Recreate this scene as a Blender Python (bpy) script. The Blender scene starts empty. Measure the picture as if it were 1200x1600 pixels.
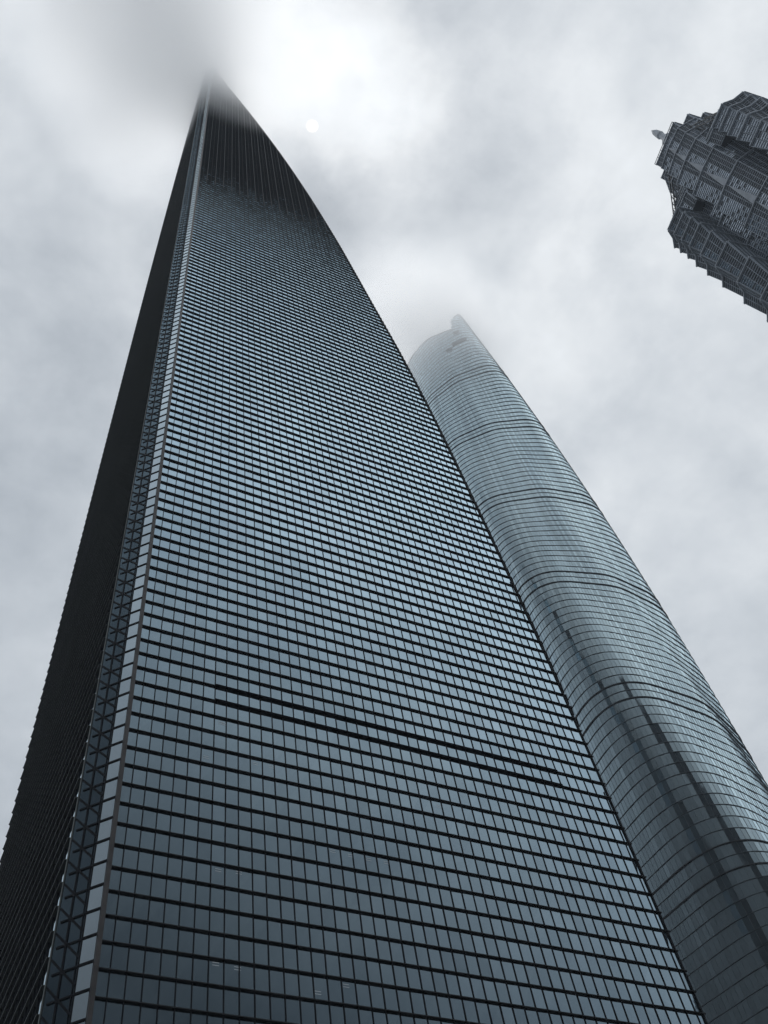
import bpy, math, random
from mathutils import Vector, Matrix
random.seed(7)
PI = math.pi
sc = bpy.context.scene

# ------------------------------------------------------------------ camera
CAM = Vector((-12.968, -62.054, 1.5))
F = 1518.39                                   # focal length in pixels of a 1600 px high frame
ROT = [[0.89790264, 0.12982864, -0.4206131], [0.29817182, 0.52354249, 0.79812081], [0.32382777, -0.84204975, 0.43137894]]
def wv(r): return Vector((r[0], r[2], -r[1]))
right, up, back = wv(ROT[0]), -wv(ROT[1]), -wv(ROT[2])
cd = bpy.data.cameras.new("camera"); cam = bpy.data.objects.new("camera", cd)
sc.collection.objects.link(cam); sc.camera = cam
M = Matrix((right, up, back)).transposed().to_4x4(); M.translation = CAM
cam.matrix_world = M
cd.sensor_fit = 'VERTICAL'; cd.sensor_height = 36.0; cd.lens = F / 1600 * 36
cd.clip_start = 0.5; cd.clip_end = 12000

# ------------------------------------------------------------------ sky
SUN = Vector((0.12905318, 0.13486016, 0.98242456)).normalized()
SUN_EL = math.asin(SUN.z); SUN_AZ = math.atan2(SUN.x, SUN.y)
world = bpy.data.worlds.new("World"); sc.world = world; world.use_nodes = True
nt = world.node_tree; nt.nodes.clear()
def N(t, **k):
    n = nt.nodes.new(t)
    for a, b in k.items(): setattr(n, a, b)
    return n
def L(a, b): nt.links.new(a, b)
def mth(op, a, b=None, c=None, clamp=False):
    n = N('ShaderNodeMath', operation=op); n.use_clamp = clamp
    for i, v in enumerate((a, b, c)):
        if v is None: continue
        if isinstance(v, (int, float)): n.inputs[i].default_value = v
        else: L(v, n.inputs[i])
    return n.outputs[0]
out = N('ShaderNodeOutputWorld'); bg = N('ShaderNodeBackground'); bg.inputs['Strength'].default_value = 0.1
tc = N('ShaderNodeTexCoord')
sky = N('ShaderNodeTexSky', sky_type='NISHITA'); sky.sun_disc = False
sky.sun_elevation = SUN_EL; sky.sun_rotation = SUN_AZ
nrm = N('ShaderNodeVectorMath', operation='NORMALIZE'); L(tc.outputs['Generated'], nrm.inputs[0])
sep = N('ShaderNodeSeparateXYZ'); L(nrm.outputs[0], sep.inputs[0])
zc = mth('MAXIMUM', sep.outputs[2], 0.0)
den = mth('ADD', zc, 0.12)
px = mth('DIVIDE', sep.outputs[0], den); py = mth('DIVIDE', sep.outputs[1], den)
cmb = N('ShaderNodeCombineXYZ'); L(px, cmb.inputs[0]); L(py, cmb.inputs[1])
dotn = N('ShaderNodeVectorMath', operation='DOT_PRODUCT'); L(nrm.outputs[0], dotn.inputs[0]); dotn.inputs[1].default_value = SUN
ds = dotn.outputs['Value']
def noise(scale, detail, rough, off, dist=0.0):
    mp = N('ShaderNodeMapping'); mp.inputs['Location'].default_value = off
    L(cmb.outputs[0], mp.inputs[0])
    n = N('ShaderNodeTexNoise'); n.inputs['Scale'].default_value = scale; n.inputs['Detail'].default_value = detail
    n.inputs['Roughness'].default_value = rough; n.inputs['Distortion'].default_value = dist
    L(mp.outputs[0], n.inputs['Vector']); return n.outputs['Fac']
n1 = noise(2.4, 7, 0.55, (3.1, 1.7, 0), 0.12)
n2 = noise(7.0, 8, 0.58, (8.4, 2.2, 3), 0.15)
n3 = noise(0.9, 2, 0.5, (1.4, 5.2, 6))
# cloud luminance: soft lumps, a broad brightening round the veiled sun and towards +X, dim towards the skyline
lum = mth('MULTIPLY_ADD', mth('SUBTRACT', n1, 0.5), 1.0, 1.18)
near = mth('POWER', mth('MAXIMUM', ds, 0.0), 14.0)
lum = mth('MULTIPLY_ADD', mth('SUBTRACT', n2, 0.5), mth('MULTIPLY_ADD', near, 0.6, 0.52), lum)
lum = mth('MULTIPLY_ADD', mth('SUBTRACT', n3, 0.5), 0.5, lum)
grad = N('ShaderNodeVectorMath', operation='DOT_PRODUCT'); L(nrm.outputs[0], grad.inputs[0]); grad.inputs[1].default_value = (0.42, -0.16, 0.0)
lum = mth('ADD', lum, grad.outputs['Value'])
hor = N('ShaderNodeMapRange'); hor.interpolation_type = 'SMOOTHSTEP'
L(sep.outputs[2], hor.inputs['Value']); hor.inputs['From Min'].default_value = 0.05; hor.inputs['From Max'].default_value = 0.95
hor.inputs['To Min'].default_value = 0.32; hor.inputs['To Max'].default_value = 1.0
lum = mth('MULTIPLY', lum, hor.outputs[0])
gl = N('ShaderNodeVectorMath', operation='DOT_PRODUCT'); L(nrm.outputs[0], gl.inputs[0]); gl.inputs[1].default_value = (0.14491, 0.09895, 0.98448)
dg = gl.outputs['Value']
n4 = noise(14.0, 8, 0.6, (2.4, 7.2, 1), 0.3)
# cloud banks: bright and dark masses of the overcast, their outlines torn by noise
wn = N('ShaderNodeTexNoise'); wn.inputs['Scale'].default_value = 9.0; wn.inputs['Detail'].default_value = 6; wn.inputs['Roughness'].default_value = 0.6
L(cmb.outputs[0], wn.inputs['Vector'])
ws = N('ShaderNodeVectorMath', operation='SUBTRACT'); L(wn.outputs['Color'], ws.inputs[0]); ws.inputs[1].default_value = (.5, .5, .5)
wm = N('ShaderNodeVectorMath', operation='MULTIPLY_ADD'); L(ws.outputs[0], wm.inputs[0]); wm.inputs[1].default_value = (.12, .12, .12); L(nrm.outputs[0], wm.inputs[2])
wd = N('ShaderNodeVectorMath', operation='NORMALIZE'); L(wm.outputs[0], wd.inputs[0])
for bx, by, bz, bk, ba in ((0.1296, 0.1090, 0.9856, 351.3, 0.57), (0.1822, 0.0575, 0.9816, 182.2, 0.22), (0.1392, 0.0481, 0.9891, 284.5, 0.12), (0.3580, 0.1086, 0.9274, 182.2, 0.12), (-0.0629, 0.4079, 0.9109, 284.5, 0.14), (0.5467, 0.2033, 0.8123, 71.2, 0.08), (0.4402, 0.2153, 0.8717, 284.5, 0.08), (0.1419, 0.1963, 0.9702, 351.3, -0.20), (0.1951, 0.1312, 0.9720, 505.8, -0.10), (0.3102, 0.0914, 0.9463, 224.9, -0.22), (0.2063, -0.0009, 0.9785, 224.9, -0.22), (-0.0425, 0.2881, 0.9566, 93.0, -0.09), (0.6436, 0.3631, 0.6737, 182.2, -0.14), (0.4122, -0.0959, 0.9060, 126.5, -0.07), (-0.1206, 0.1644, 0.9790, 126.5, 0.07), (0.0249, 0.5195, 0.8541, 93.0, -0.05)):
    dn = N('ShaderNodeVectorMath', operation='DOT_PRODUCT'); L(wd.outputs[0], dn.inputs[0]); dn.inputs[1].default_value = (bx, by, bz)
    lum = mth('MULTIPLY_ADD', mth('POWER', mth('MAXIMUM', dn.outputs['Value'], 0.0), bk), ba, lum)
lum = mth('MULTIPLY_ADD', mth('SUBTRACT', n4, 0.5), 0.22, lum)
dr = N('ShaderNodeMapRange'); dr.interpolation_type = 'SMOOTHSTEP'; L(ds, dr.inputs['Value'])
dr.inputs['From Min'].default_value = math.cos(math.radians(0.36)); dr.inputs['From Max'].default_value = math.cos(math.radians(0.24)); disc = dr.outputs[0]
tint = N('ShaderNodeMixRGB'); tint.inputs['Color1'].default_value = (0.545, 0.604, 0.668, 1); tint.inputs['Color2'].default_value = (0.64, 0.668, 0.69, 1)
tf = mth('MULTIPLY_ADD', mth('SUBTRACT', lum, 0.95), 1.6, 0.3, clamp=True); L(tf, tint.inputs['Fac'])
clc = N('ShaderNodeMixRGB', blend_type='MULTIPLY'); clc.inputs['Fac'].default_value = 1
lumc = N('ShaderNodeCombineXYZ'); l10 = mth('MULTIPLY', lum, 10.0)
for i in range(3): L(l10, lumc.inputs[i])
L(tint.outputs[0], clc.inputs['Color1']); L(lumc.outputs[0], clc.inputs['Color2'])
mix = N('ShaderNodeMixRGB'); mix.inputs['Fac'].default_value = 0.94
L(sky.outputs[0], mix.inputs['Color1']); L(clc.outputs[0], mix.inputs['Color2'])
dm = N('ShaderNodeMixRGB'); L(disc, dm.inputs['Fac']); L(mix.outputs[0], dm.inputs['Color1']); dm.inputs['Color2'].default_value = (14, 13.8, 13.2, 1)
L(dm.outputs[0], bg.inputs['Color']); L(bg.outputs[0], out.inputs['Surface'])

sl = bpy.data.lights.new("sun", 'SUN'); sl.energy = 0.5; sl.angle = math.radians(28); sl.color = (1, 0.985, 0.96)
so = bpy.data.objects.new("sun", sl); sc.collection.objects.link(so)
so.rotation_euler = SUN.to_track_quat('Z', 'Y').to_euler(); so.location = (100, 100, 900)

sc.view_settings.view_transform = 'Standard'; sc.view_settings.look = 'None'
sc.view_settings.exposure = 0; sc.view_settings.gamma = 1
sc.cycles.max_bounces = 10; sc.cycles.glossy_bounces = 3; sc.cycles.diffuse_bounces = 2
sc.cycles.volume_bounces = 8; sc.cycles.transparent_max_bounces = 4
sc.cycles.use_denoising = True
sc.cycles.volume_max_steps = 256

# ------------------------------------------------------------------ materials
def mat(name):
    m = bpy.data.materials.new(name); m.use_nodes = True; m.node_tree.nodes.clear(); return m
def plain(name, col, rough=0.5, metal=0.0, var=0.0, scale=0.3, spec=0.5):
    m = mat(name); t = m.node_tree; o = t.nodes.new('ShaderNodeOutputMaterial'); p = t.nodes.new('ShaderNodeBsdfPrincipled')
    p.inputs['Roughness'].default_value = rough; p.inputs['Metallic'].default_value = metal
    p.inputs['Specular IOR Level'].default_value = spec
    p.inputs['Base Color'].default_value = (*col, 1)
    if var:
        g = t.nodes.new('ShaderNodeNewGeometry'); n = t.nodes.new('ShaderNodeTexNoise'); n.inputs['Scale'].default_value = scale; n.inputs['Detail'].default_value = 4
        t.links.new(g.outputs['Position'], n.inputs['Vector'])
        r = t.nodes.new('ShaderNodeValToRGB')
        r.color_ramp.elements[0].position = 0.3; r.color_ramp.elements[1].position = 0.7
        r.color_ramp.elements[0].color = (*[c * (1 - var) for c in col], 1); r.color_ramp.elements[1].color = (*[min(1, c * (1 + var)) for c in col], 1)
        t.links.new(n.outputs['Fac'], r.inputs['Fac']); t.links.new(r.outputs['Color'], p.inputs['Base Color'])
    t.links.new(p.outputs[0], o.inputs['Surface']); return m
def glass(name, base, tint, ramp, rough=0.02, island=0.0, bump=0.0):
    """coated facade glass: dark body, mirror coat whose strength follows a measured-like angle curve"""
    m = mat(name); t = m.node_tree; o = t.nodes.new('ShaderNodeOutputMaterial')
    d = t.nodes.new('ShaderNodeBsdfDiffuse'); d.inputs['Color'].default_value = (*base, 1)
    g = t.nodes.new('ShaderNodeBsdfGlossy'); g.inputs['Roughness'].default_value = rough; g.inputs['Color'].default_value = (*tint, 1)
    lw = t.nodes.new('ShaderNodeLayerWeight'); lw.inputs['Blend'].default_value = 0.5
    cr = t.nodes.new('ShaderNodeValToRGB'); e = cr.color_ramp.elements
    e[0].position, e[0].color = ramp[0][0], (ramp[0][1],) * 3 + (1,)
    e[1].position, e[1].color = ramp[-1][0], (ramp[-1][1],) * 3 + (1,)
    for p, v in ramp[1:-1]:
        q = e.new(p); q.color = (v, v, v, 1)
    t.links.new(lw.outputs['Facing'], cr.inputs['Fac'])
    fac = cr.outputs['Color']
    geo = t.nodes.new('ShaderNodeNewGeometry')
    if island:
        mr = t.nodes.new('ShaderNodeMapRange'); mr.inputs['To Min'].default_value = 1 - island; mr.inputs['To Max'].default_value = 1 + island * 0.5
        t.links.new(geo.outputs['Random Per Island'], mr.inputs['Value'])
        mm = t.nodes.new('ShaderNodeMath'); mm.operation = 'MULTIPLY'; mm.use_clamp = True
        t.links.new(fac, mm.inputs[0]); t.links.new(mr.outputs[0], mm.inputs[1]); fac = mm.outputs[0]
    if bump:
        n = t.nodes.new('ShaderNodeTexNoise'); n.inputs['Scale'].default_value = 0.55; n.inputs['Detail'].default_value = 2
        t.links.new(geo.outputs['Position'], n.inputs['Vector'])
        b = t.nodes.new('ShaderNodeBump'); b.inputs['Strength'].default_value = bump; b.inputs['Distance'].default_value = 0.05
        t.links.new(n.outputs['Fac'], b.inputs['Height']); t.links.new(b.outputs[0], g.inputs['Normal'])
    mx = t.nodes.new('ShaderNodeMixShader'); t.links.new(fac, mx.inputs[0]); t.links.new(d.outputs[0], mx.inputs[1]); t.links.new(g.outputs[0], mx.inputs[2])
    t.links.new(mx.outputs[0], o.inputs['Surface']); return m
GL_MAIN = glass('blue_coated_glass', (0.012, 0.017, 0.022), (0.67, 0.87, 1.0), [(0, .05), (.19, .075), (.30, .19), (.40, .36), (.52, .66), (.68, .86), (1, .96)], 0.03, 0.10, 0.15)
GL_STRIP = glass('pale_strip_glass', (0.02, 0.026, 0.03), (0.82, 0.94, 1.0), [(0, .12), (.2, .18), (.35, .36), (.55, .66), (.75, .8), (1, .95)], 0.03, 0.07, 0.1)
GL_DARK = glass('dark_groove_glass', (0.008, 0.012, 0.016), (0.62, 0.82, 0.95), [(0, .03), (.25, .045), (.45, .11), (.65, .24), (.8, .36), (1, .7)], 0.05, 0.2)  # darker, weaker coat: the groove side's dark reflection put into the material
GL_ST = glass('twisted_tower_glass', (0.035, 0.047, 0.052), (0.75, 0.93, 1.0), [(0, .05), (.2, .09), (.38, .30), (.55, .66), (.75, .88), (1, .96)], 0.05, 0.22)
GL_JM = glass('tower_window_glass', (0.02, 0.025, 0.03), (0.82, 0.9, 1.0), [(0, .2), (.3, .35), (.5, .6), (.8, .85), (1, .95)], 0.12, 0.3)
M_FIN = plain('black_metal_fin', (0.012, 0.013, 0.014), 0.55, 0.0, 0.2, 0.2, 0.25)
M_MUL = plain('black_mullion', (0.006, 0.007, 0.010), 0.6, 0, 0, 1, 0.15)
M_LFIN = plain('olive_black_fin', (0.028, 0.032, 0.029), 0.5, 0.0, 0.25, 0.15, 0.3)
M_NOSE = plain('lit_grey_fin_nose', (0.20, 0.215, 0.205), 0.45, 0.3, 0.2, 0.1)  # paler than the fin body: light on the outer edge put into the colour
M_POST = plain('bronze_corner_post', (0.045, 0.041, 0.040), 0.5, 0.4, 0.3, 0.8)
M_RAIL = plain('pale_steel_rail', (0.09, 0.10, 0.11), 0.5, 0.3)
M_CORE = plain('dark_structure', (0.02, 0.022, 0.026), 0.8)
M_RING = plain('grey_steel_ledge', (0.09, 0.105, 0.115), 0.45, 0.3, 0.15, 0.05)
M_RINGT = plain('dull_ledge_lip', (0.05, 0.06, 0.065), 0.5, 0.3)
M_BELT = plain('black_louver_belt', (0.010, 0.013, 0.016), 0.7)
M_SLOT = plain('matt_black_louvre', (0.004, 0.004, 0.006), 0.9, 0, 0, 1, 0.05)
M_JBODY = plain('dark_grey_cladding', (0.06, 0.068, 0.078), 0.5, 0.1, 0.3, 0.08)
M_JFIN = plain('grey_aluminium_fin', (0.48, 0.52, 0.57), 0.5, 0.1, 0.2, 0.1)
M_JKITE = plain('pale_stone_gable', (0.6, 0.63, 0.67), 0.6, 0, 0.15, 0.3)
M_JDARK = plain('dark_steel_rail', (0.03, 0.035, 0.04), 0.7, 0.0)
M_GROUND = plain('grey_plaza_paving', (0.12, 0.12, 0.12), 0.8, 0, 0.2, 0.05)
def lampmat():
    m = mat('office_lamp'); t = m.node_tree; o = t.nodes.new('ShaderNodeOutputMaterial'); e = t.nodes.new('ShaderNodeEmission')
    e.inputs['Color'].default_value = (0.8, 0.9, 1, 1); e.inputs['Strength'].default_value = 0.20; t.links.new(e.outputs[0], o.inputs['Surface']); return m
M_LAMP = lampmat()

# ------------------------------------------------------------------ mesh helpers
class MB:
    def __init__(s): s.v = []; s.f = []; s.m = []
    def quad(s, a, b, c, d, mi=0):
        n = len(s.v); s.v += [tuple(a), tuple(b), tuple(c), tuple(d)]; s.f.append((n, n+1, n+2, n+3)); s.m.append(mi)
    def tri(s, a, b, c, mi=0):
        n = len(s.v); s.v += [tuple(a), tuple(b), tuple(c)]; s.f.append((n, n+1, n+2)); s.m.append(mi)
    def hexa(s, p, mi=0, front=None):
        """p: 8 corners, bottom ring 0-3, top ring 4-7"""
        n = len(s.v); s.v += [tuple(q) for q in p]
        for k, f in enumerate(((0, 3, 2, 1), (4, 5, 6, 7), (0, 1, 5, 4), (1, 2, 6, 5), (2, 3, 7, 6), (3, 0, 4, 7))):
            s.f.append(tuple(n+i for i in f)); s.m.append(front if (front is not None and k == 2) else mi)
    def bar(s, a, b, w, h, side, upv=None, mi=0, front=None):
        """box from a to b; w across along 'side' (centred), h along upv (centred)"""
        a, b = Vector(a), Vector(b); d = (b-a).normalized(); sd = Vector(side).normalized()
        u = Vector(upv).normalized() if upv is not None else d.cross(sd).normalized()
        x, y = sd*w/2, u*h/2
        s.hexa([a+x-y, b+x-y, b-x-y, a-x-y, a+x+y, b+x+y, b-x+y, a-x+y], mi, front)
    def prism(s, ring0, ring1, mi=0, caps=True):
        n = len(s.v); k = len(ring0); s.v += [tuple(q) for q in ring0] + [tuple(q) for q in ring1]
        for i in range(k):
            j = (i+1) % k; s.f.append((n+i, n+j, n+k+j, n+k+i)); s.m.append(mi)
        if caps:
            s.f.append(tuple(n+i for i in reversed(range(k)))); s.m.append(mi); s.f.append(tuple(n+k+i for i in range(k))); s.m.append(mi)
    def build(s, name, mats, parent=None, label=None, kind=None):
        me = bpy.data.meshes.new(name); me.from_pydata(s.v, [], s.f)
        if not isinstance(mats, (list, tuple)): mats = [mats]
        for m in mats: me.materials.append(m)
        if len(mats) > 1: me.polygons.foreach_set('material_index', s.m)
        me.update(); o = bpy.data.objects.new(name, me); sc.collection.objects.link(o)
        if parent: o.parent = parent
        if label: o['label'] = label
        if kind: o['kind'] = kind
        return o
def thing(name, label, cat, loc):
    o = bpy.data.objects.new(name, None); sc.collection.objects.link(o); o.location = loc
    o['label'] = label; o['category'] = cat; o.empty_display_size = 5; return o
def child(mb, name, mats, root, **k):
    o = mb.build(name, mats, root, **k)
    # vertices were written in world space: undo the root's offset
    l = Vector((0, 0, 0)); p = root
    while p is not None: l += p.location; p = p.parent
    o.location = -l; return o

# ------------------------------------------------------------------ ground
g = MB()
R_ = 5000
g.quad((-R_, -R_, 0), (R_, -R_, 0), (R_, R_, 0), (-R_, R_, 0)); go = g.build('ground', M_GROUND); go['kind'] = 'structure'

# ================================================================== tower 1: tapering square prism cut by two arcs
W = 1.1776; H = 2.1; Z00 = 41.673 - 19*H; NR = 233           # row k at Z00 + H*k ; row 19 is the lowest well seen
XT = [(0, 55.2), (50, 54.8), (69, 54.6), (95, 54.0), (122, 52.9), (144, 51.8), (160, 50.9), (175, 49.9), (200, 47.7), (225, 45.0), (245, 42.9), (268, 40.4), (300, 36.3), (320, 33.4), (345, 29.4), (368, 25.3), (405, 18.0), (443, 9.8), (470, 3.9), (492, 0.6)]
def cr(t, tab):
    for i in range(len(tab)-1):
        if t <= tab[i+1][0]: break
    p = [tab[max(0, i-1)], tab[i], tab[i+1], tab[min(len(tab)-1, i+2)]]
    h = p[2][0]-p[1][0]; u = (t-p[1][0])/h
    m1 = (p[2][1]-p[0][1])/max(1e-6, (p[2][0]-p[0][0]))*h; m2 = (p[3][1]-p[1][1])/max(1e-6, (p[3][0]-p[1][0]))*h
    return (2*u**3-3*u*u+1)*p[1][1]+(u**3-2*u*u+u)*m1+(-2*u**3+3*u*u)*p[2][1]+(u**3-u*u)*m2
def xe(z): return max(0.7, cr(min(z, 491.9), XT))
X0 = 0.33; XL = -2.55; YL0 = 2.75                               # main face from X0; left face plane XL from YL0
FAR = 55.4
TOP = 492.0
sw = thing('skyscraper', 'tallest-looking dark glass tower with black horizontal fins, curved right edge and tip lost in cloud', 'skyscraper', (FAR/2, FAR/2, 0))
def ye(z): return xe(z) + 2.6
# inner body behind the glass
b = MB(); zs = [0, 50, 95, 122, 144, 160, 175, 200, 225, 245, 268, 300, 320, 345, 368, 405, 443, 470, 491]
def ringat(z, ins=0.12):
    x = xe(z); q = x + 2.6
    xo, yo = FAR, FAR + 2.6
    # hexagon: chamfer corner, main face end, arc face, far corner, arc face, left face end
    # (x,0) -> (FAR, FAR+2.6-q) arc face ; (XL,q) -> (FAR-x, FAR+2.6)
    d = ins
    return [Vector(v) for v in ((XL+d, YL0+d, z), (X0+d*0.3-0.2, d, z), (x-d, d, z), (FAR-d, yo-q+d-0.0, z), (FAR-d, yo-d, z), (FAR-x-2.6+2.6*0+d, yo-d, z), (XL+d, q-d, z))]
for a, c in zip(zs[:-1], zs[1:]): b.prism(ringat(a), ringat(c), caps=(a == 0 or c == 491))
child(b, 'tower_body', M_CORE, sw)
# main facade glass, one quad per pane
panes = []
for k in range(0, NR):
    z0, z1 = Z00+H*k, Z00+H*(k+1)
    if z0 < 0 or z1 > 491: continue
    e0, e1 = xe(z0), xe(z1)
    c = 0
    while True:
        a = X0 if c == 0 else c*W
        bb = (c+1)*W
        if a >= e1 - 0.05: break
        last = (bb >= e1 - 0.45)
        if last: r0, r1 = e0, e1
        else: r0 = r1 = bb
        panes.append((k, c, [(a, 0, z0), (r0, 0, z0), (r1, 0, z1), (a, 0, z1)]))
        if last: break
        c += 1
# the 100 panes that show largest (lowest rows in frame) as parts
def inframe(p):
    d = Vector(p) - CAM; x, y, z = d.dot(right), -d.dot(up), -d.dot(back)
    return z > 0 and abs(F*x/z) < 605 and abs(F*y/z) < 805
vis = [p for p in panes if inframe(p[2][3]) and inframe(p[2][0])]
def scr(p):
    d = Vector(p) - CAM; z = -d.dot(back); return Vector((F*d.dot(right)/z, F*d.dot(up)/z))
def area(q):
    s = [scr(p) for p in q]; return abs(sum(s[i].x*s[(i+1) % 4].y - s[(i+1) % 4].x*s[i].y for i in range(4)))/2
vis.sort(key=lambda p: -area(p[2])); chosen = set((p[0], p[1]) for p in vis[:100])
rest = MB()
def tilt(q, amp=0.012):
    return [(x, y + random.uniform(-amp, amp), z) for x, y, z in q]
for k, c, q in panes:
    q = tilt(q)
    if (k, c) in chosen:
        m = MB(); m.quad(*q); child(m, 'window_pane', GL_MAIN, sw)
    else: rest.quad(*q)
child(rest, 'window_pane', GL_MAIN, sw, kind='stuff')
# fins of the main face
D_F = 0.22; T_F = 0.038
fr = MB(); finlist = []
for k in range(1, NR):
    z = Z00+H*k
    if z < 2 or z > 490: continue
    e = xe(z); m = MB()
    m.hexa([(X0-0.02, -D_F, z-T_F), (e+0.32, -D_F, z-T_F), (e+0.32, 0.05, z-T_F), (X0-0.02, 0.05, z-T_F), (X0-0.02, -D_F, z+T_F), (e+0.32, -D_F, z+T_F), (e+0.32, 0.05, z+T_F), (X0-0.02, 0.05, z+T_F)])
    finlist.append((k, m))
for k, m in finlist:
    if 17 <= k < 117: child(m, 'sunshade_fin', M_FIN, sw)
    else:
        n = len(fr.v); fr.v += m.v; fr.f += [tuple(i+n for i in f) for f in m.f]; fr.m += m.m
child(fr, 'sunshade_fin', M_FIN, sw, kind='stuff')
# two deep dark slots across the lower middle
for k in (34, 35):
    z = Z00+H*k; m = MB(); xa, xb = 7*W, 41*W
    m.hexa([(xa, -D_F-0.03, z-T_F-.01), (xb, -D_F-0.03, z-T_F-.01), (xb, 0.04, z-T_F-.01), (xa, 0.04, z-T_F-.01), (xa, -D_F-0.03, z+0.20), (xb, -D_F-0.03, z+0.20), (xb, 0.04, z+0.27), (xa, 0.04, z+0.27)])
    child(m, 'ventilation_slot', M_SLOT, sw)
# mullions
for c in range(1, 47):
    x = c*W
    # height where the arc edge passes this mullion
    zt = 490.0
    for zz in range(40, 490, 2):
        if xe(zz) < x + 0.35: zt = zz; break
    if zt < 45: continue
    m = MB(); m.hexa([(x-.036, -.08, 0), (x+.036, -.08, 0), (x+.036, .02, 0), (x-.036, .02, 0), (x-.036, -.08, zt), (x+.036, -.08, zt), (x+.036, .02, zt), (x-.036, .02, zt)])
    child(m, 'mullion', M_MUL, sw)
    if c % 2 == 0 and zt > 280:
        m = MB(); y = -D_F-.04; m.hexa([(x-.025, y-.05, 275), (x+.025, y-.05, 275), (x+.025, y, 275), (x-.025, y, 275), (x-.025, y-.05, zt), (x+.025, y-.05, zt), (x+.025, y, zt), (x-.025, y, zt)])
        child(m, 'guide_rail', M_RAIL, sw)
# edge trim following the curved right edge
m = MB(); zz = [0] + [Z00+H*k for k in range(1, NR) if 2 < Z00+H*k < 490]
for a, c in zip(zz[:-1], zz[1:]):
    xa, xc = xe(a), xe(c)
    m.hexa([(xa-.03, -.14, a), (xa+.14, -.14, a), (xa+.14, .1, a), (xa-.03, .1, a), (xc-.03, -.14, c), (xc+.14, -.14, c), (xc+.14, .1, c), (xc-.03, .1, c)])
child(m, 'edge_trim', M_MUL, sw)
# arc face (turned away) : glass and fins
m = MB(); mf = MB()
for k in range(1, NR-1):
    z0, z1 = Z00+H*k, Z00+H*(k+1)
    if z0 < 1 or z1 > 490: continue
    for (sx) in (0, 1):
        def ends(z):
            x = xe(z); q = x+2.6
            return (Vector((x, 0, z)), Vector((FAR, FAR+2.6-q, z))) if sx == 0 else (Vector((FAR-x-0.0-2.6, FAR+2.6, z)), Vector((XL, q, z)))
        a0, b0 = ends(z0); a1, b1 = ends(z1)
        if (a0-b0).length < 1.5: continue
        m.quad(a0, b0, b1, a1)
        nn = Vector((1, -1, 0)).normalized() * (1 if sx == 0 else -1)
        u = Vector((0, 0, .05))
        mf.hexa([a1-u, b1-u, b1+nn*.4-u, a1+nn*.4-u, a1+u, b1+u, b1+nn*.4+u, a1+nn*.4+u])
child(m, 'curved_facade', GL_MAIN, sw); child(mf, 'sunshade_fin', M_FIN, sw, kind='stuff')
# plain far facades
m = MB()
for a, c in zip(zs[:-1], zs[1:]):
    ra, rc = ringat(a, 0), ringat(c, 0)
    for i in (3, 4): m.quad(ra[i], ra[i+1], rc[i+1], rc[i])
child(m, 'rear_facade', GL_MAIN, sw)
# bronze corner post
m = MB(); m.hexa([(-.02, -.30, 0), (.33, -.30, 0), (.33, .1, 0), (-.02, .1, 0), (-.02, -.30, 491), (.33, -.30, 491), (.33, .1, 491), (-.02, .1, 491)])
child(m, 'corner_post', M_POST, sw)
# chamfered corner: pale strip + dark groove
O = Vector((0.02, 0.08, 0)); S = Vector((-1, 1, 0)).normalized(); NN = Vector((-1, -1, 0)).normalized()
def ch(s, z, o=0.0): p = O + S*s + NN*o; return Vector((p.x, p.y, z))
ms = MB(); mg = MB(); mb_ = MB(); md = MB()
for k in range(1, NR-1):
    z0 = Z00+H*k+0.3*H; z1 = z0+H
    if z0 < 1 or z1 > 490: continue
    ms.quad(ch(0.02, z0), ch(1.12, z0), ch(1.12, z1), ch(0.02, z1))
    if 17 <= k < 117:
        q_ = MB(); q_.bar(ch(0.0, z0, .02), ch(1.16, z0, .02), .12, .16, NN, (0, 0, 1)); child(q_, 'strip_bar', M_MUL, sw)
    else: mb_.bar(ch(0.0, z0, .02), ch(1.16, z0, .02), .12, .16, NN, (0, 0, 1))
    r = -.06
    for s0, s1 in ((1.24, 2.49), (2.49, 3.5)):
        mg.quad(ch(s0, z0, r), ch(s1, z0, r), ch(s1, z1, r), ch(s0, z1, r))
    md.bar(ch(1.3, z0, r+.05), ch(3.25, z0, r+.04), .08, .15, NN, (0, 0, 1))
    md.bar(ch(1.26, z0-.66*H, r+.06), ch(3.46, z0+.60*H, r+.035), .06, .17, NN)
child(ms, 'corner_glass_strip', GL_STRIP, sw); child(mb_, 'strip_bar', M_MUL, sw, kind='stuff')
child(mg, 'groove_glass', GL_DARK, sw)
md.bar(ch(2.49, 0, -.02), ch(2.49, 490, -.02), .13, .08, S)
md.bar(ch(1.2, 0, -.02), ch(1.2, 490, -.02), .10, .12, S)
md.bar(ch(1.42, 0, -.03), ch(1.42, 490, -.03), .05, .08, S)
child(md, 'groove_lattice', M_MUL, sw)
m = MB(); m.bar(ch(3.60, 0, -.03), ch(3.60, 490, -.03), .07, .14, S); child(m, 'corner_trim', M_NOSE, sw)
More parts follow.
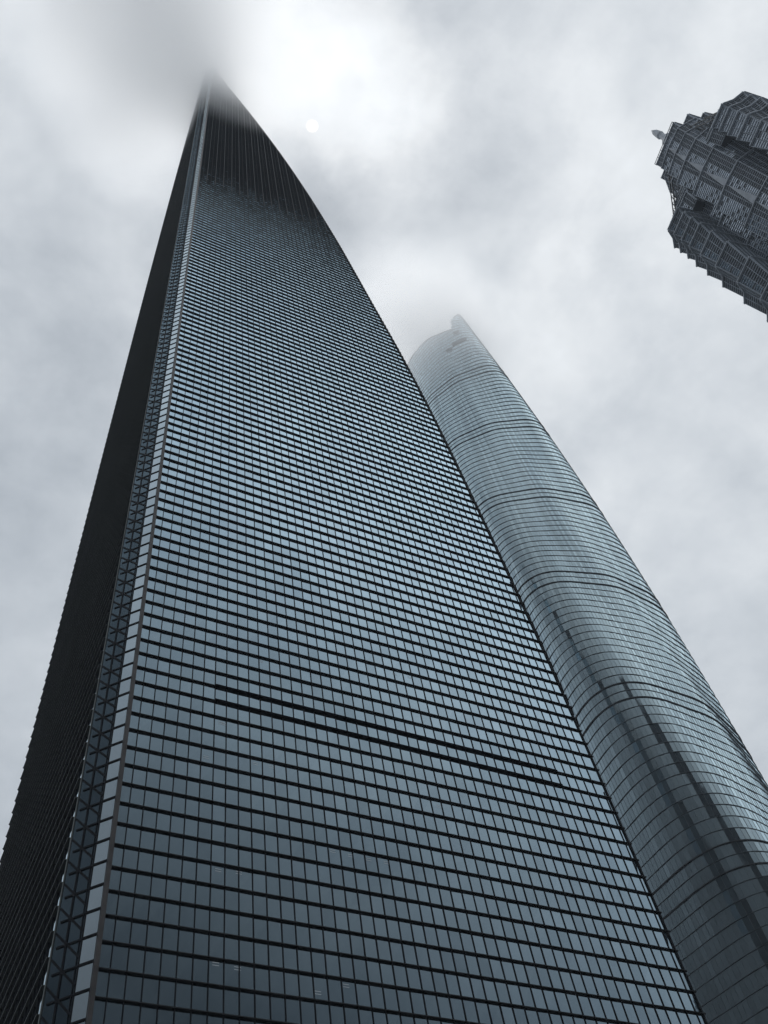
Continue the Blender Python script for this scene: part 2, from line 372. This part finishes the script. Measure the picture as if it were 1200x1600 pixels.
# left face: glass and deep fins seen nearly edge-on
ml = MB(); mlf = MB(); cnt = 0
for k in range(1, NR-1):
    z0, z1 = Z00+H*k, Z00+H*(k+1)
    if z0 < 1 or z1 > 490: continue
    q0, q1 = ye(z0), ye(z1)
    ys = [YL0 + i*6*W for i in range(0, 9)]
    ys = [y for y in ys if y < q1-1] + [None]
    for i in range(len(ys)-1):
        ya = ys[i]; yb0 = ys[i+1] if ys[i+1] is not None else q0; yb1 = ys[i+1] if ys[i+1] is not None else q1
        ml.quad((XL, yb0, z0), (XL, ya, z0), (XL, ya, z1), (XL, yb1, z1))
    f = MB(); q = ye(z1)
    t = T_F
    f.hexa([(XL-D_F, q+.3, z1-t), (XL-D_F, YL0-.15, z1-t), (XL+.05, YL0-.15, z1-t), (XL+.05, q+.3, z1-t), (XL-D_F, q+.3, z1+t), (XL-D_F, YL0-.15, z1+t), (XL+.05, YL0-.15, z1+t), (XL+.05, q+.3, z1+t)], 0, 1)
    if 17 <= k < 100: child(f, 'side_fin', [M_LFIN, M_NOSE], sw)
    else:
        n = len(mlf.v); mlf.v += f.v; mlf.f += [tuple(i+n for i in g_) for g_ in f.f]; mlf.m += f.m
child(ml, 'side_facade', GL_STRIP, sw); child(mlf, 'side_fin', [M_LFIN, M_NOSE], sw, kind='stuff')
for c in range(1, 47):
    m = MB(); y = YL0+c*W; zt = 490
    for zz_ in range(40, 490, 2):
        if ye(zz_) < y+.4: zt = zz_; break
    if zt <= 45: continue
    m.hexa([(XL-.1, y-.04, 0), (XL+.02, y-.04, 0), (XL+.02, y+.04, 0), (XL-.1, y+.04, 0), (XL-.1, y-.04, zt), (XL+.02, y-.04, zt), (XL+.02, y+.04, zt), (XL-.1, y+.04, zt)])
    child(m, 'side_mullion', M_MUL, sw)
# ceiling lamps glimpsed in the lowest offices: pixel spots measured on the photo turned into panes
def on_main(x, y):
    v = right*((x-600)/F) + up*(-(y-800)/F) - back
    t = (0-CAM.y)/v.y; return CAM + v*t
for (x, y) in ((345, 1131), (350, 1133), (322, 1185), (399, 1195), (424, 1200), (520, 1332), (548, 1339), (576, 1345), (604, 1350), (341, 1362), (373, 1366), (337, 1509), (371, 1516), (541, 1543), (497, 1554), (686, 1262), (408, 1035), (617, 1055), (640, 1060)):
    p = on_main(x, y)
    for dz in (0.0, 0.22):
        m = MB(); m.quad((p.x-.26, -.012, p.z+dz), (p.x+.26, -.012, p.z+dz), (p.x+.26, -.012, p.z+dz+.05), (p.x-.26, -.012, p.z+dz+.05))
        child(m, 'office_lamp', M_LAMP, sw)

# ================================================================== tower 2: twisting round-cornered tower
Dc, AZ, R0, KT, EE, PH, TW = 290.0422, 39.551, 46.766, 0.7831, -0.1173, 1.6582, -2.4685
K3, E6 = -0.1266, 0.0296
ca, sa = math.cos(math.radians(AZ)), math.sin(math.radians(AZ))
CX, CY = CAM.x + Dc*ca, CAM.y + Dc*sa
BASE = math.radians(AZ)+PI
def rad(th, z):
    u = z/632; r = R0*math.exp(-KT*u-K3*u**3); w = PH+TW*u
    return r*(1+EE*math.cos(3*(th-w))+E6*math.cos(6*(th-w)))
def pt(tr, z, off=0.0):
    th = BASE+math.radians(tr); r = rad(th, z)+off
    return Vector((CX+r*math.cos(th), CY+r*math.sin(th), z))
RIM = [(-64, 612), (-36, 609), (-13, 606), (10, 601), (24.2, 597.5), (25, 607), (27, 610), (34, 617), (46, 626), (60, 631), (90, 632), (150, 628), (230, 619), (296, 612)]
def rim(tr):
    while tr > 296: tr -= 360
    while tr < -64: tr += 360
    for a, c in zip(RIM[:-1], RIM[1:]):
        if a[0] <= tr <= c[0]: return a[1] + (c[1]-a[1])*(tr-a[0])/(c[0]-a[0])
    return 612
st = thing('twisting_skyscraper', 'pale rounded glass tower with fine curved floor rings, its notched top fading into mist', 'skyscraper', (CX, CY, 0))
BELTS = [20, 93.5, 167.1, 239.0, 314.3, 387.6, 462.9, 534.4]
levels = []                    # (z, kind)
edges = [0] + BELTS + [640]
for i, zb in enumerate(edges[:-1]):
    nxt = edges[i+1]
    lo = zb if i == 0 else zb
    hi = nxt - 8.2 if i+1 < len(edges)-1 else 632
    # belt pair: lower belt at nxt-7.9, upper at nxt
    n = max(1, round((hi-lo)/4.45)); st_ = (hi-lo)/n
    for k in range(n): levels.append((lo+st_*k, 'belt' if (k == 0 and i > 0) else 'ring'))
    if i+1 < len(edges)-1: levels += [(hi, 'belt'), (hi+4.1, 'ring')]
levels.append((632, 'ring'))
NS = 168
body = MB()
restg = MB(); restr = MB(); gi = 0
angs = [360.0*i/NS for i in range(NS)]
for li in range(len(levels)-1):
    z0, kd = levels[li]; z1 = levels[li+1][0]; zm = (z0+z1)/2
    gb = MB(); rg = MB()
    step = 360.0/NS
    for i in range(NS):
        a, c = angs[i], angs[i]+step
        am = (a+c)/2; top = rim(am if am <= 296 else am-360)
        if z0 >= top: continue
        zt = min(z1, top)
        j = random.uniform(-.012, .012); j2 = random.uniform(-.012, .012); j3 = random.uniform(-.05, .05)
        # floor band shaped from the plan at its middle, slightly leaning out to the ledge below
        def P(t, z, o):
            q = pt(t, zm, o); return (q.x, q.y, z)
        gb.quad(P(a, z0, j), P(c, z0, j2), P(c, zt, j2+j3), P(a, zt, j+j3))
        if c - a > 0 and z0 > 0:
            # ledge at the bottom of the band
            h = .075 if kd == 'ring' else .28; o = .21 if kd == 'ring' else .36
            zl = (levels[li-1][0]+z0)/2 if li else zm
            def LP(t, d):
                th = BASE+math.radians(t); rr = max(rad(th, zm), rad(th, zl))+d
                return Vector((CX+rr*math.cos(th), CY+rr*math.sin(th), 0))
            A, B = pt(a, zm, -.4), pt(c, zm, -.4); A2, B2 = LP(a, o), LP(c, o)
            v = lambda q, z: (q.x, q.y, z)
            rg.quad(v(A, z0-h), v(B, z0-h), v(B2, z0-h), v(A2, z0-h)) ; rg.quad(v(A2, z0-h), v(B2, z0-h), v(B2, z0+.02), v(A2, z0+.02), 0 if kd == 'belt' else 1)
            rg.quad(v(A2, z0+.02), v(B2, z0+.02), v(B, z0+.02), v(A, z0+.02), 0)
    lowvis = z0 > 95 and z0 < 540
    if gb.f:
        if lowvis and gi < 98: child(gb, 'glass_band', GL_ST, st)
        else:
            n = len(restg.v); restg.v += gb.v; restg.f += [tuple(i+n for i in f) for f in gb.f]; restg.m += gb.m
    if rg.f:
        mm = [M_RING, M_RINGT] if kd == 'ring' else [M_BELT, M_BELT]
        if kd == 'belt': child(rg, 'louvered_belt', M_BELT, st)
        elif lowvis and gi < 98: child(rg, 'floor_ledge', mm, st)
        else:
            n = len(restr.v); restr.v += rg.v; restr.f += [tuple(i+n for i in f) for f in rg.f]; restr.m += rg.m
    if lowvis: gi += 1
child(restg, 'glass_band', GL_ST, st, kind='stuff'); child(restr, 'floor_ledge', [M_RING, M_RINGT], st, kind='stuff')
# inner cylinder core
for z0 in range(0, 600, 30):
    z1 = min(z0+30, 590)
    r0 = [pt(t, z0, -3.0) for t in range(0, 360, 6)]; r1 = [pt(t, z1, -3.0) for t in range(0, 360, 6)]
    body.prism([Vector((p.x, p.y, z0)) for p in r0], [Vector((p.x, p.y, z1)) for p in r1], caps=(z1 == 590))
    if z1 == 590: break
child(body, 'tower_body', M_CORE, st)
# parapet coping and vertical mullions
m = MB()
for i in range(720):
    a = i*.5; c = a+.5
    ta, tb = rim(a if a <= 296 else a-360), rim(c if c <= 296 else c-360)
    if abs(ta-tb) > 3: tb = ta
    A, B = pt(a, ta), pt(c, tb); n_ = (A-Vector((CX, CY, A.z))).normalized()
    u = Vector((0, 0, .45))
    m.hexa([A+n_*.25, B+n_*.25, B-n_*.5, A-n_*.5, A+n_*.25+u, B+n_*.25+u, B-n_*.5+u, A-n_*.5+u])
child(m, 'parapet', M_RINGT, st)
for i in range(NS):
    t = angs[i]; m = MB()
    if not (-95 <= (t+180) % 360-180 <= 95): continue
    for li in range(len(levels)-1):
        z0, kd = levels[li]; z1 = levels[li+1][0]
        if z1 < 80 or z0 > 560: continue
        zm = (z0+z1)/2; q = pt(t, zm, 0); n_ = Vector((q.x-CX, q.y-CY, 0)).normalized(); s_ = Vector((-n_.y, n_.x, 0))
        w = .03; A = Vector((q.x, q.y, z0)); B = Vector((q.x, q.y, z1))
        m.hexa([A+n_*.06-s_*w, A+n_*.06+s_*w, A-n_*.05+s_*w, A-n_*.05-s_*w, B+n_*.06-s_*w, B+n_*.06+s_*w, B-n_*.05+s_*w, B-n_*.05-s_*w])
    child(m, 'mullion', M_RING, st)
# black blocks on the glass, painted shade of recessed openings near the top
for t0, t1, za, zb in ((14, 34, 575, 579.5), (2, 12, 572, 575), (22, 30, 590, 593)):
    n = 8; m = MB()
    for i in range(n):
        a = t0+(t1-t0)*i/n; c = t0+(t1-t0)*(i+1)/n
        A, B = pt(a, (za+zb)/2, .45), pt(c, (za+zb)/2, .45); A2, B2 = pt(a, (za+zb)/2, -.3), pt(c, (za+zb)/2, -.3)
        m.hexa([(A.x, A.y, za), (B.x, B.y, za), (B2.x, B2.y, za), (A2.x, A2.y, za), (A.x, A.y, zb), (B.x, B.y, zb), (B2.x, B2.y, zb), (A2.x, A2.y, zb)])
    child(m, 'crown_opening_shade', M_BELT, st)

# ================================================================== tower 3: tiered pagoda-like tower
JD, JAZ, JPH = 188.0, 0.3, 9.0
jx, jy = CAM.x+JD*math.cos(math.radians(JAZ)), CAM.y+JD*math.sin(math.radians(JAZ))
ja = math.radians(180+JAZ-JPH); JA = Vector((math.cos(ja), math.sin(ja), 0)); JB = Vector((JA.y, -JA.x, 0))
jm = thing('tiered_skyscraper', 'dark grey pagoda-like tower with jagged stepped tiers of metal louvers at the right side', 'skyscraper', (jx, jy, 0))
JC = Vector((jx, jy, 0))
def jp(a, b, z): return JC + JA*a + JB*b + Vector((0, 0, z))
def tier(poly, z0, z1, flare=1.1, hs=1.15, vs=1.5, windows=(), kite=None, name='tier', light=False):
    """poly: list of (a,b) ccw; the wall leans out by flare to its top; grid of horizontal and vertical metal fins"""
    def off(poly, d):
        n = len(poly); r = []
        for i in range(n):
            p0, p1, p2 = Vector(poly[i-1]), Vector(poly[i]), Vector(poly[(i+1) % n])
            e1, e2 = (p1-p0).normalized(), (p2-p1).normalized()
            n1, n2 = Vector((e1.y, -e1.x)), Vector((e2.y, -e2.x))
            k = 1+n1.dot(n2)
            if abs(k) < .2: k = .2
            r.append(p1+(n1+n2)*d/k)
        return r
    P0, P1 = off(poly, 0), off(poly, flare)
    b = MB(); b.prism([jp(p[0], p[1], z0) for p in P0], [jp(p[0], p[1], z1) for p in P1])
    f = MB(); w = MB(); n = len(poly)
    nh = max(2, round((z1-z0)/hs))
    for i in range(n):
        j = (i+1) % n
        a0, b0, a1, b1 = P0[i], P0[j], P1[i], P1[j]
        ln = (b0-a0).length
        if ln < .4: continue
        e = (b0-a0).normalized(); nn = Vector((e.y, -e.x)); N3 = JA*nn.x+JB*nn.y; E3 = JA*e.x+JB*e.y
        cpos = (a0+b0)/2
        if (jp(cpos[0], cpos[1], z0)-CAM).dot(N3) > 0: continue     # faces away from everywhere near the viewpoint
        for k in range(nh+1):
            u = k/nh; pa, pb = a0.lerp(a1, u), b0.lerp(b1, u); z = z0+(z1-z0)*u
            o_ = .22 if k < nh else .6
            A, B = jp(pa[0], pa[1], z), jp(pb[0], pb[1], z); t = Vector((0, 0, .09 if k < nh else .22))
            f.hexa([A+N3*o_-t, B+N3*o_-t, B-N3*.05-t, A-N3*.05-t, A+N3*o_+t, B+N3*o_+t, B-N3*.05+t, A-N3*.05+t])
        nv = max(1, round(ln/vs))
        for k in range(nv+1):
            u = k/nv; p, q = a0.lerp(b0, u), a1.lerp(b1, u)
            A, B = jp(p[0], p[1], z0), jp(q[0], q[1], z1+.6+(.5 if k % 2 == 0 else 0))
            h = E3*.08; o_ = .34
            f.hexa([A+N3*o_-h, A+N3*o_+h, A-N3*.05+h, A-N3*.05-h, B+N3*o_-h, B+N3*o_+h, B-N3*.05+h, B-N3*.05-h])
        if ln > 4:
            # glass between the fins
            for k in range(nv):
                for r in range(nh):
                    if (k+i) % 7 < 3 or (k*7+r*3+i*5) % 13 > 10: continue
                    u0, u1 = (k+.08)/nv, (k+.92)/nv; v0, v1 = (r+.12)/nh, (r+.9)/nh
                    c = []
                    for (u, v) in ((u0, v0), (u1, v0), (u1, v1), (u0, v1)):
                        pp = a0.lerp(b0, u).lerp(a1.lerp(b1, u), v); c.append(jp(pp[0], pp[1], z0+(z1-z0)*v)+N3*.03)
                    w.quad(*c)
    n_ = len(b.v); b.v += f.v; b.f += [tuple(i+n_ for i in q) for q in f.f]; b.m += [1]*len(f.f)
    o = child(b, name, [M_JBODY, M_JFIN], jm)
    if w.f:
        wo = child(w, 'window_band', GL_JM, o, kind='stuff'); wo.location = Vector((0, 0, 0))
    return o
def cross(A, w, A2, w2):
    q = [(A, -w), (A, w)] ; s = [(A2, w), (A2, w2)]
    pts = []
    for r in range(4):
        c_, s_ = [(1, 0), (0, 1), (-1, 0), (0, -1)][r]
        for (a, b_) in ((A, -w), (A+.5, 0), (A, w), (A2, w), (A2, w2)) if w2 < A2 else ((A, -w), (A+.5, 0), (A, w), (w, w)):
            pts.append((a*c_-b_*s_, a*s_+b_*c_))
    # make clockwise/ccw such that (e.y,-e.x) points outwards
    ar = sum(pts[i][0]*pts[(i+1) % len(pts)][1]-pts[(i+1) % len(pts)][0]*pts[i][1] for i in range(len(pts)))
    return pts if ar > 0 else pts[::-1]
CT = [(150, 179, 23), (179, 206, 22.6), (206, 231, 22.2), (231, 256, 21.7), (256, 279, 21.2), (279, 301, 20.4), (301, 321.6, 19.4), (321.6, 338.6, 18.2), (338.6, 353, 16.4), (353, 365, 14.2)]
low = MB(); low.prism([jp(a, b_, 0) for a, b_ in cross(23.5, 7, 19.5, 13)], [jp(a, b_, 150) for a, b_ in cross(23.5, 7, 19.5, 13)]); child(low, 'tower_body', M_JBODY, jm)
for i, (z0, z1, A) in enumerate(CT):
    if i < 8: tier(cross(A, 7.0, A-3.2, 13.0), z0, z1)
    else: tier(cross(A, 7.0, A-2.5, 9.5), z0, z1, 0.5)
    # pale gable on the fold of the bay
    if z1 < 370:
        k = MB(); A_ = A+.5
        for r in range(4):
            k = MB(); c_, s_ = [(1, 0), (0, 1), (-1, 0), (0, -1)][r]
            def q(a, b_, z): return jp(a*c_-b_*s_, a*s_+b_*c_, z)
            g_ = 1.35
            k.tri(q(A_+.75, -g_, z0+.4), q(A_+.75, g_, z0+.4), q(A_+1.35, 0, z1-.6)); k.tri(q(A_+.75, g_, z0+.4), q(A_+.75, -g_, z0+.4), q(A_-.2, 0, z0+.4))
            k.tri(q(A_+.75, -g_, z0+.4), q(A_+1.35, 0, z1-.6), q(A_-.2, 0, z0+.4)); k.tri(q(A_+.75, g_, z0+.4), q(A_-.2, 0, z0+.4), q(A_+1.35, 0, z1-.6))
            child(k, 'gable_panel', M_JKITE, jm)
tier([(11.8, -7.6), (11.8, 7.6), (-11.8, 7.6), (-11.8, -7.6)], 365, 376, 0.3)
tier([(7.6, -11.8), (7.6, 11.8), (-7.6, 11.8), (-7.6, -11.8)], 365, 376.02, 0.3)
# corner blocks
KT_ = [150, 170, 190, 209, 229, 248, 263, 278, 289.5, 298.5, 306, 312.5, 318]
def blk(c_, s_, a0, a1, b0, b1):
    p = [(a0, b0), (a1, b0), (a1, b1), (a0, b1)]; p = [(a*c_-b_*s_, a*s_+b_*c_) for a, b_ in p]
    ar = sum(p[i][0]*p[(i+1) % 4][1]-p[(i+1) % 4][0]*p[i][1] for i in range(4)); return p if ar > 0 else p[::-1]
for r in range(4):
    c_, s_ = [(1, 0), (0, 1), (-1, 0), (0, -1)][r]
    def outl(a, m_, e):      # chamfered corner block, square in both directions
        p = [(14.2, 14.2), (a, 14.6), (a, m_), (m_+.0, a) if False else (e, e), (m_, a), (14.6, a)]
        p = [(x*c_-y*s_, x*s_+y*c_) for x, y in p]
        ar = sum(p[i][0]*p[(i+1) % len(p)][1]-p[(i+1) % len(p)][0]*p[i][1] for i in range(len(p))); return p if ar > 0 else p[::-1]
    lowb = MB(); pp = outl(20.6, 24.5, 24.5) if False else outl(24.6, 19.5, 21.2)
    lowb.prism([jp(x, y, 0) for x, y in pp], [jp(x, y, 150) for x, y in pp]); child(lowb, 'corner_wing', M_JBODY, jm)
    for z0, z1 in zip(KT_[:-1], KT_[1:]):
        s = 24.6 if z1 < 300 else 24.2
        tier(outl(s, 19.8, 21.6), z0, z1, 1.5, name='corner_tier')
    for (m_, zt, z0) in ((20.5, 326, 318), (17.8, 333, 326)):
        tier(blk(c_, s_, 9, m_, 9, m_), z0, zt, .5, name='corner_tier')
    tier(blk(c_, s_, 7, 15.2, 7, 15.2), 333, 341, .5, name='corner_tier')
    tier(blk(c_, s_, 5, 12.4, 5, 12.4), 341, 356, .4, name='corner_tier')
    # open truss rising from corner to crown
    t = MB()
    for o1 in (0, 1.6):
        for (x0, y0, z0, x1, y1, z1) in ((23.5, 20-o1, 318, 11.5, 8-o1, 366), (20-o1, 23.5, 318, 8-o1, 11.5, 366), (23, 20-o1, 315, 13, 8-o1, 352), (20-o1, 23, 315, 8-o1, 13, 352)):
            A = jp(x0*c_-y0*s_, x0*s_+y0*c_, z0); B = jp(x1*c_-y1*s_, x1*s_+y1*c_, z1); t.bar(A, B, .3, .3, (0.3, 1, .1))
    for k in range(9):
        u0, u1 = k/9, (k+1)/9
        for sw_ in (0, 1):
            f0 = lambda u: Vector((23.5-12*u, 20-12*u, 318+48*u)); f1 = lambda u: Vector((23-10*u, 20-12*u, 315+37*u))
            p, q = f0(u0), f1(u1)
            p2, q2 = f1(u0), f0(u1)
            for (P_, Q_) in ((p, q), (p2, q2)):
                x0, y0, x1, y1 = (P_.x, P_.y, Q_.x, Q_.y) if sw_ == 0 else (P_.y, P_.x, Q_.y, Q_.x)
                t.bar(jp(x0*c_-y0*s_, x0*s_+y0*c_, P_.z), jp(x1*c_-y1*s_, x1*s_+y1*c_, Q_.z), .2, .2, (0.3, 1, .1))
    child(t, 'crown_truss', M_JDARK, jm)
# roof rails
for (zz_, hw, hb) in ((378.2, 12.2, 8.0),):
    m = MB(); cs = [(hw, -hb), (hw, hb), (-hw, hb), (-hw, -hb)]
    for i in range(4):
        A, B = jp(*cs[i], zz_), jp(*cs[(i+1) % 4], zz_); m.bar(A, B, .22, .22, (0.2, .1, 1))
        for k in range(7):
            P_ = A.lerp(B, k/6); m.bar(P_-Vector((0, 0, 2.2)), P_, .18, .18, JA)
    child(m, 'roof_rail', M_JDARK, jm)
# pinnacle
m = MB()
seg = [(376, 5.2), (388, 4.6), (396, 3.6), (401, 3.0), (402, 1.7), (409, 1.2), (410, 1.7), (416, 1.3), (420, .3)]
for (z0, r0), (z1, r1) in zip(seg[:-1], seg[1:]):
    m.prism([jp(r0*math.cos(t*PI/4), r0*math.sin(t*PI/4), z0) for t in range(8)], [jp(r1*math.cos(t*PI/4), r1*math.sin(t*PI/4), z1) for t in range(8)])
child(m, 'spire', M_JKITE, jm)

# ================================================================== air
def vol(name, dens, col, aniso, label):
    m = mat(name); t = m.node_tree; o = t.nodes.new('ShaderNodeOutputMaterial'); p = t.nodes.new('ShaderNodeVolumePrincipled')
    p.inputs['Density'].default_value = dens; p.inputs['Color'].default_value = (*col, 1); p.inputs['Anisotropy'].default_value = aniso
    t.links.new(p.outputs[0], o.inputs['Volume']); return m, t, p
hz, _, _ = vol('haze_air', 0.0002, (0.86, 0.92, 1.0), 0.0, '')
m = MB(); x0, x1, y0, y1 = -400, 600, -400, 700
m.hexa([(x0, y0, -1), (x1, y0, -1), (x1, y1, -1), (x0, y1, -1), (x0, y0, 640), (x1, y0, 640), (x1, y1, 640), (x0, y1, 640)])
ho = m.build('haze', hz); ho['kind'] = 'stuff'
ho['label'] = 'thin bluish air between the towers'
def cloud(name, loc, rad_, dens, seed, label, aniso=0.76, nscale=0.02, namp=1.0):
    """drifting cloud: density falls off smoothly to the edge of its box and is broken by noise"""
    m, t, p = vol(name+'_vapour', 0, (1.0, 1.0, 1.0), aniso, '')
    tc_ = t.nodes.new('ShaderNodeTexCoord')
    ln = t.nodes.new('ShaderNodeVectorMath'); ln.operation = 'LENGTH'; t.links.new(tc_.outputs['Object'], ln.inputs[0])
    nz = t.nodes.new('ShaderNodeTexNoise'); nz.inputs['Detail'].default_value = 3; nz.inputs['Scale'].default_value = 1.0
    g_ = t.nodes.new('ShaderNodeNewGeometry'); mp = t.nodes.new('ShaderNodeMapping'); mp.inputs['Scale'].default_value = (nscale,)*3; mp.inputs['Location'].default_value = (seed, seed*.7, 0)
    t.links.new(g_.outputs['Position'], mp.inputs[0]); t.links.new(mp.outputs[0], nz.inputs['Vector'])
    a = t.nodes.new('ShaderNodeMath'); a.operation = 'MULTIPLY_ADD'; t.links.new(nz.outputs['Fac'], a.inputs[0]); a.inputs[1].default_value = -namp; t.links.new(ln.outputs['Value'], a.inputs[2])
    r = t.nodes.new('ShaderNodeMapRange'); r.interpolation_type = 'SMOOTHSTEP'; t.links.new(a.outputs[0], r.inputs['Value'])
    r.inputs['From Min'].default_value = 1.0-namp*.5; r.inputs['From Max'].default_value = 0.1-namp*.5; r.inputs['To Min'].default_value = 0; r.inputs['To Max'].default_value = dens
    t.links.new(r.outputs[0], p.inputs['Density'])
    bm = MB(); s = 1.0+namp*.25
    n = 16
    vs = []; nu, nv_ = 20, 12
    for i in range(nv_+1):
        ph = PI*i/nv_
        for j in range(nu):
            th = 2*PI*j/nu; vs.append((math.sin(ph)*math.cos(th)*s, math.sin(ph)*math.sin(th)*s, math.cos(ph)*s))
    bm.v = vs
    for i in range(nv_):
        for j in range(nu):
            bm.f.append((i*nu+j, (i+1)*nu+j, (i+1)*nu+(j+1) % nu, i*nu+(j+1) % nu)); bm.m.append(0)
    o = bm.build(name, m); o.location = loc; o.scale = rad_; o['kind'] = 'stuff'; o['label'] = label
    return o
if True:
    cloud('low_cloud', (-24, -12, 438), (72, 76, 84), 0.045, 3.0, 'grey cloud swallowing the tip of the dark finned tower')
    cloud('low_cloud', (CX-36, CY-22, 574), (64, 64, 118), 0.018, 9.0, 'thin white mist drifting over the notched top of the rounded tower', aniso=0.72)
sc.cycles.volume_step_rate = 1.0
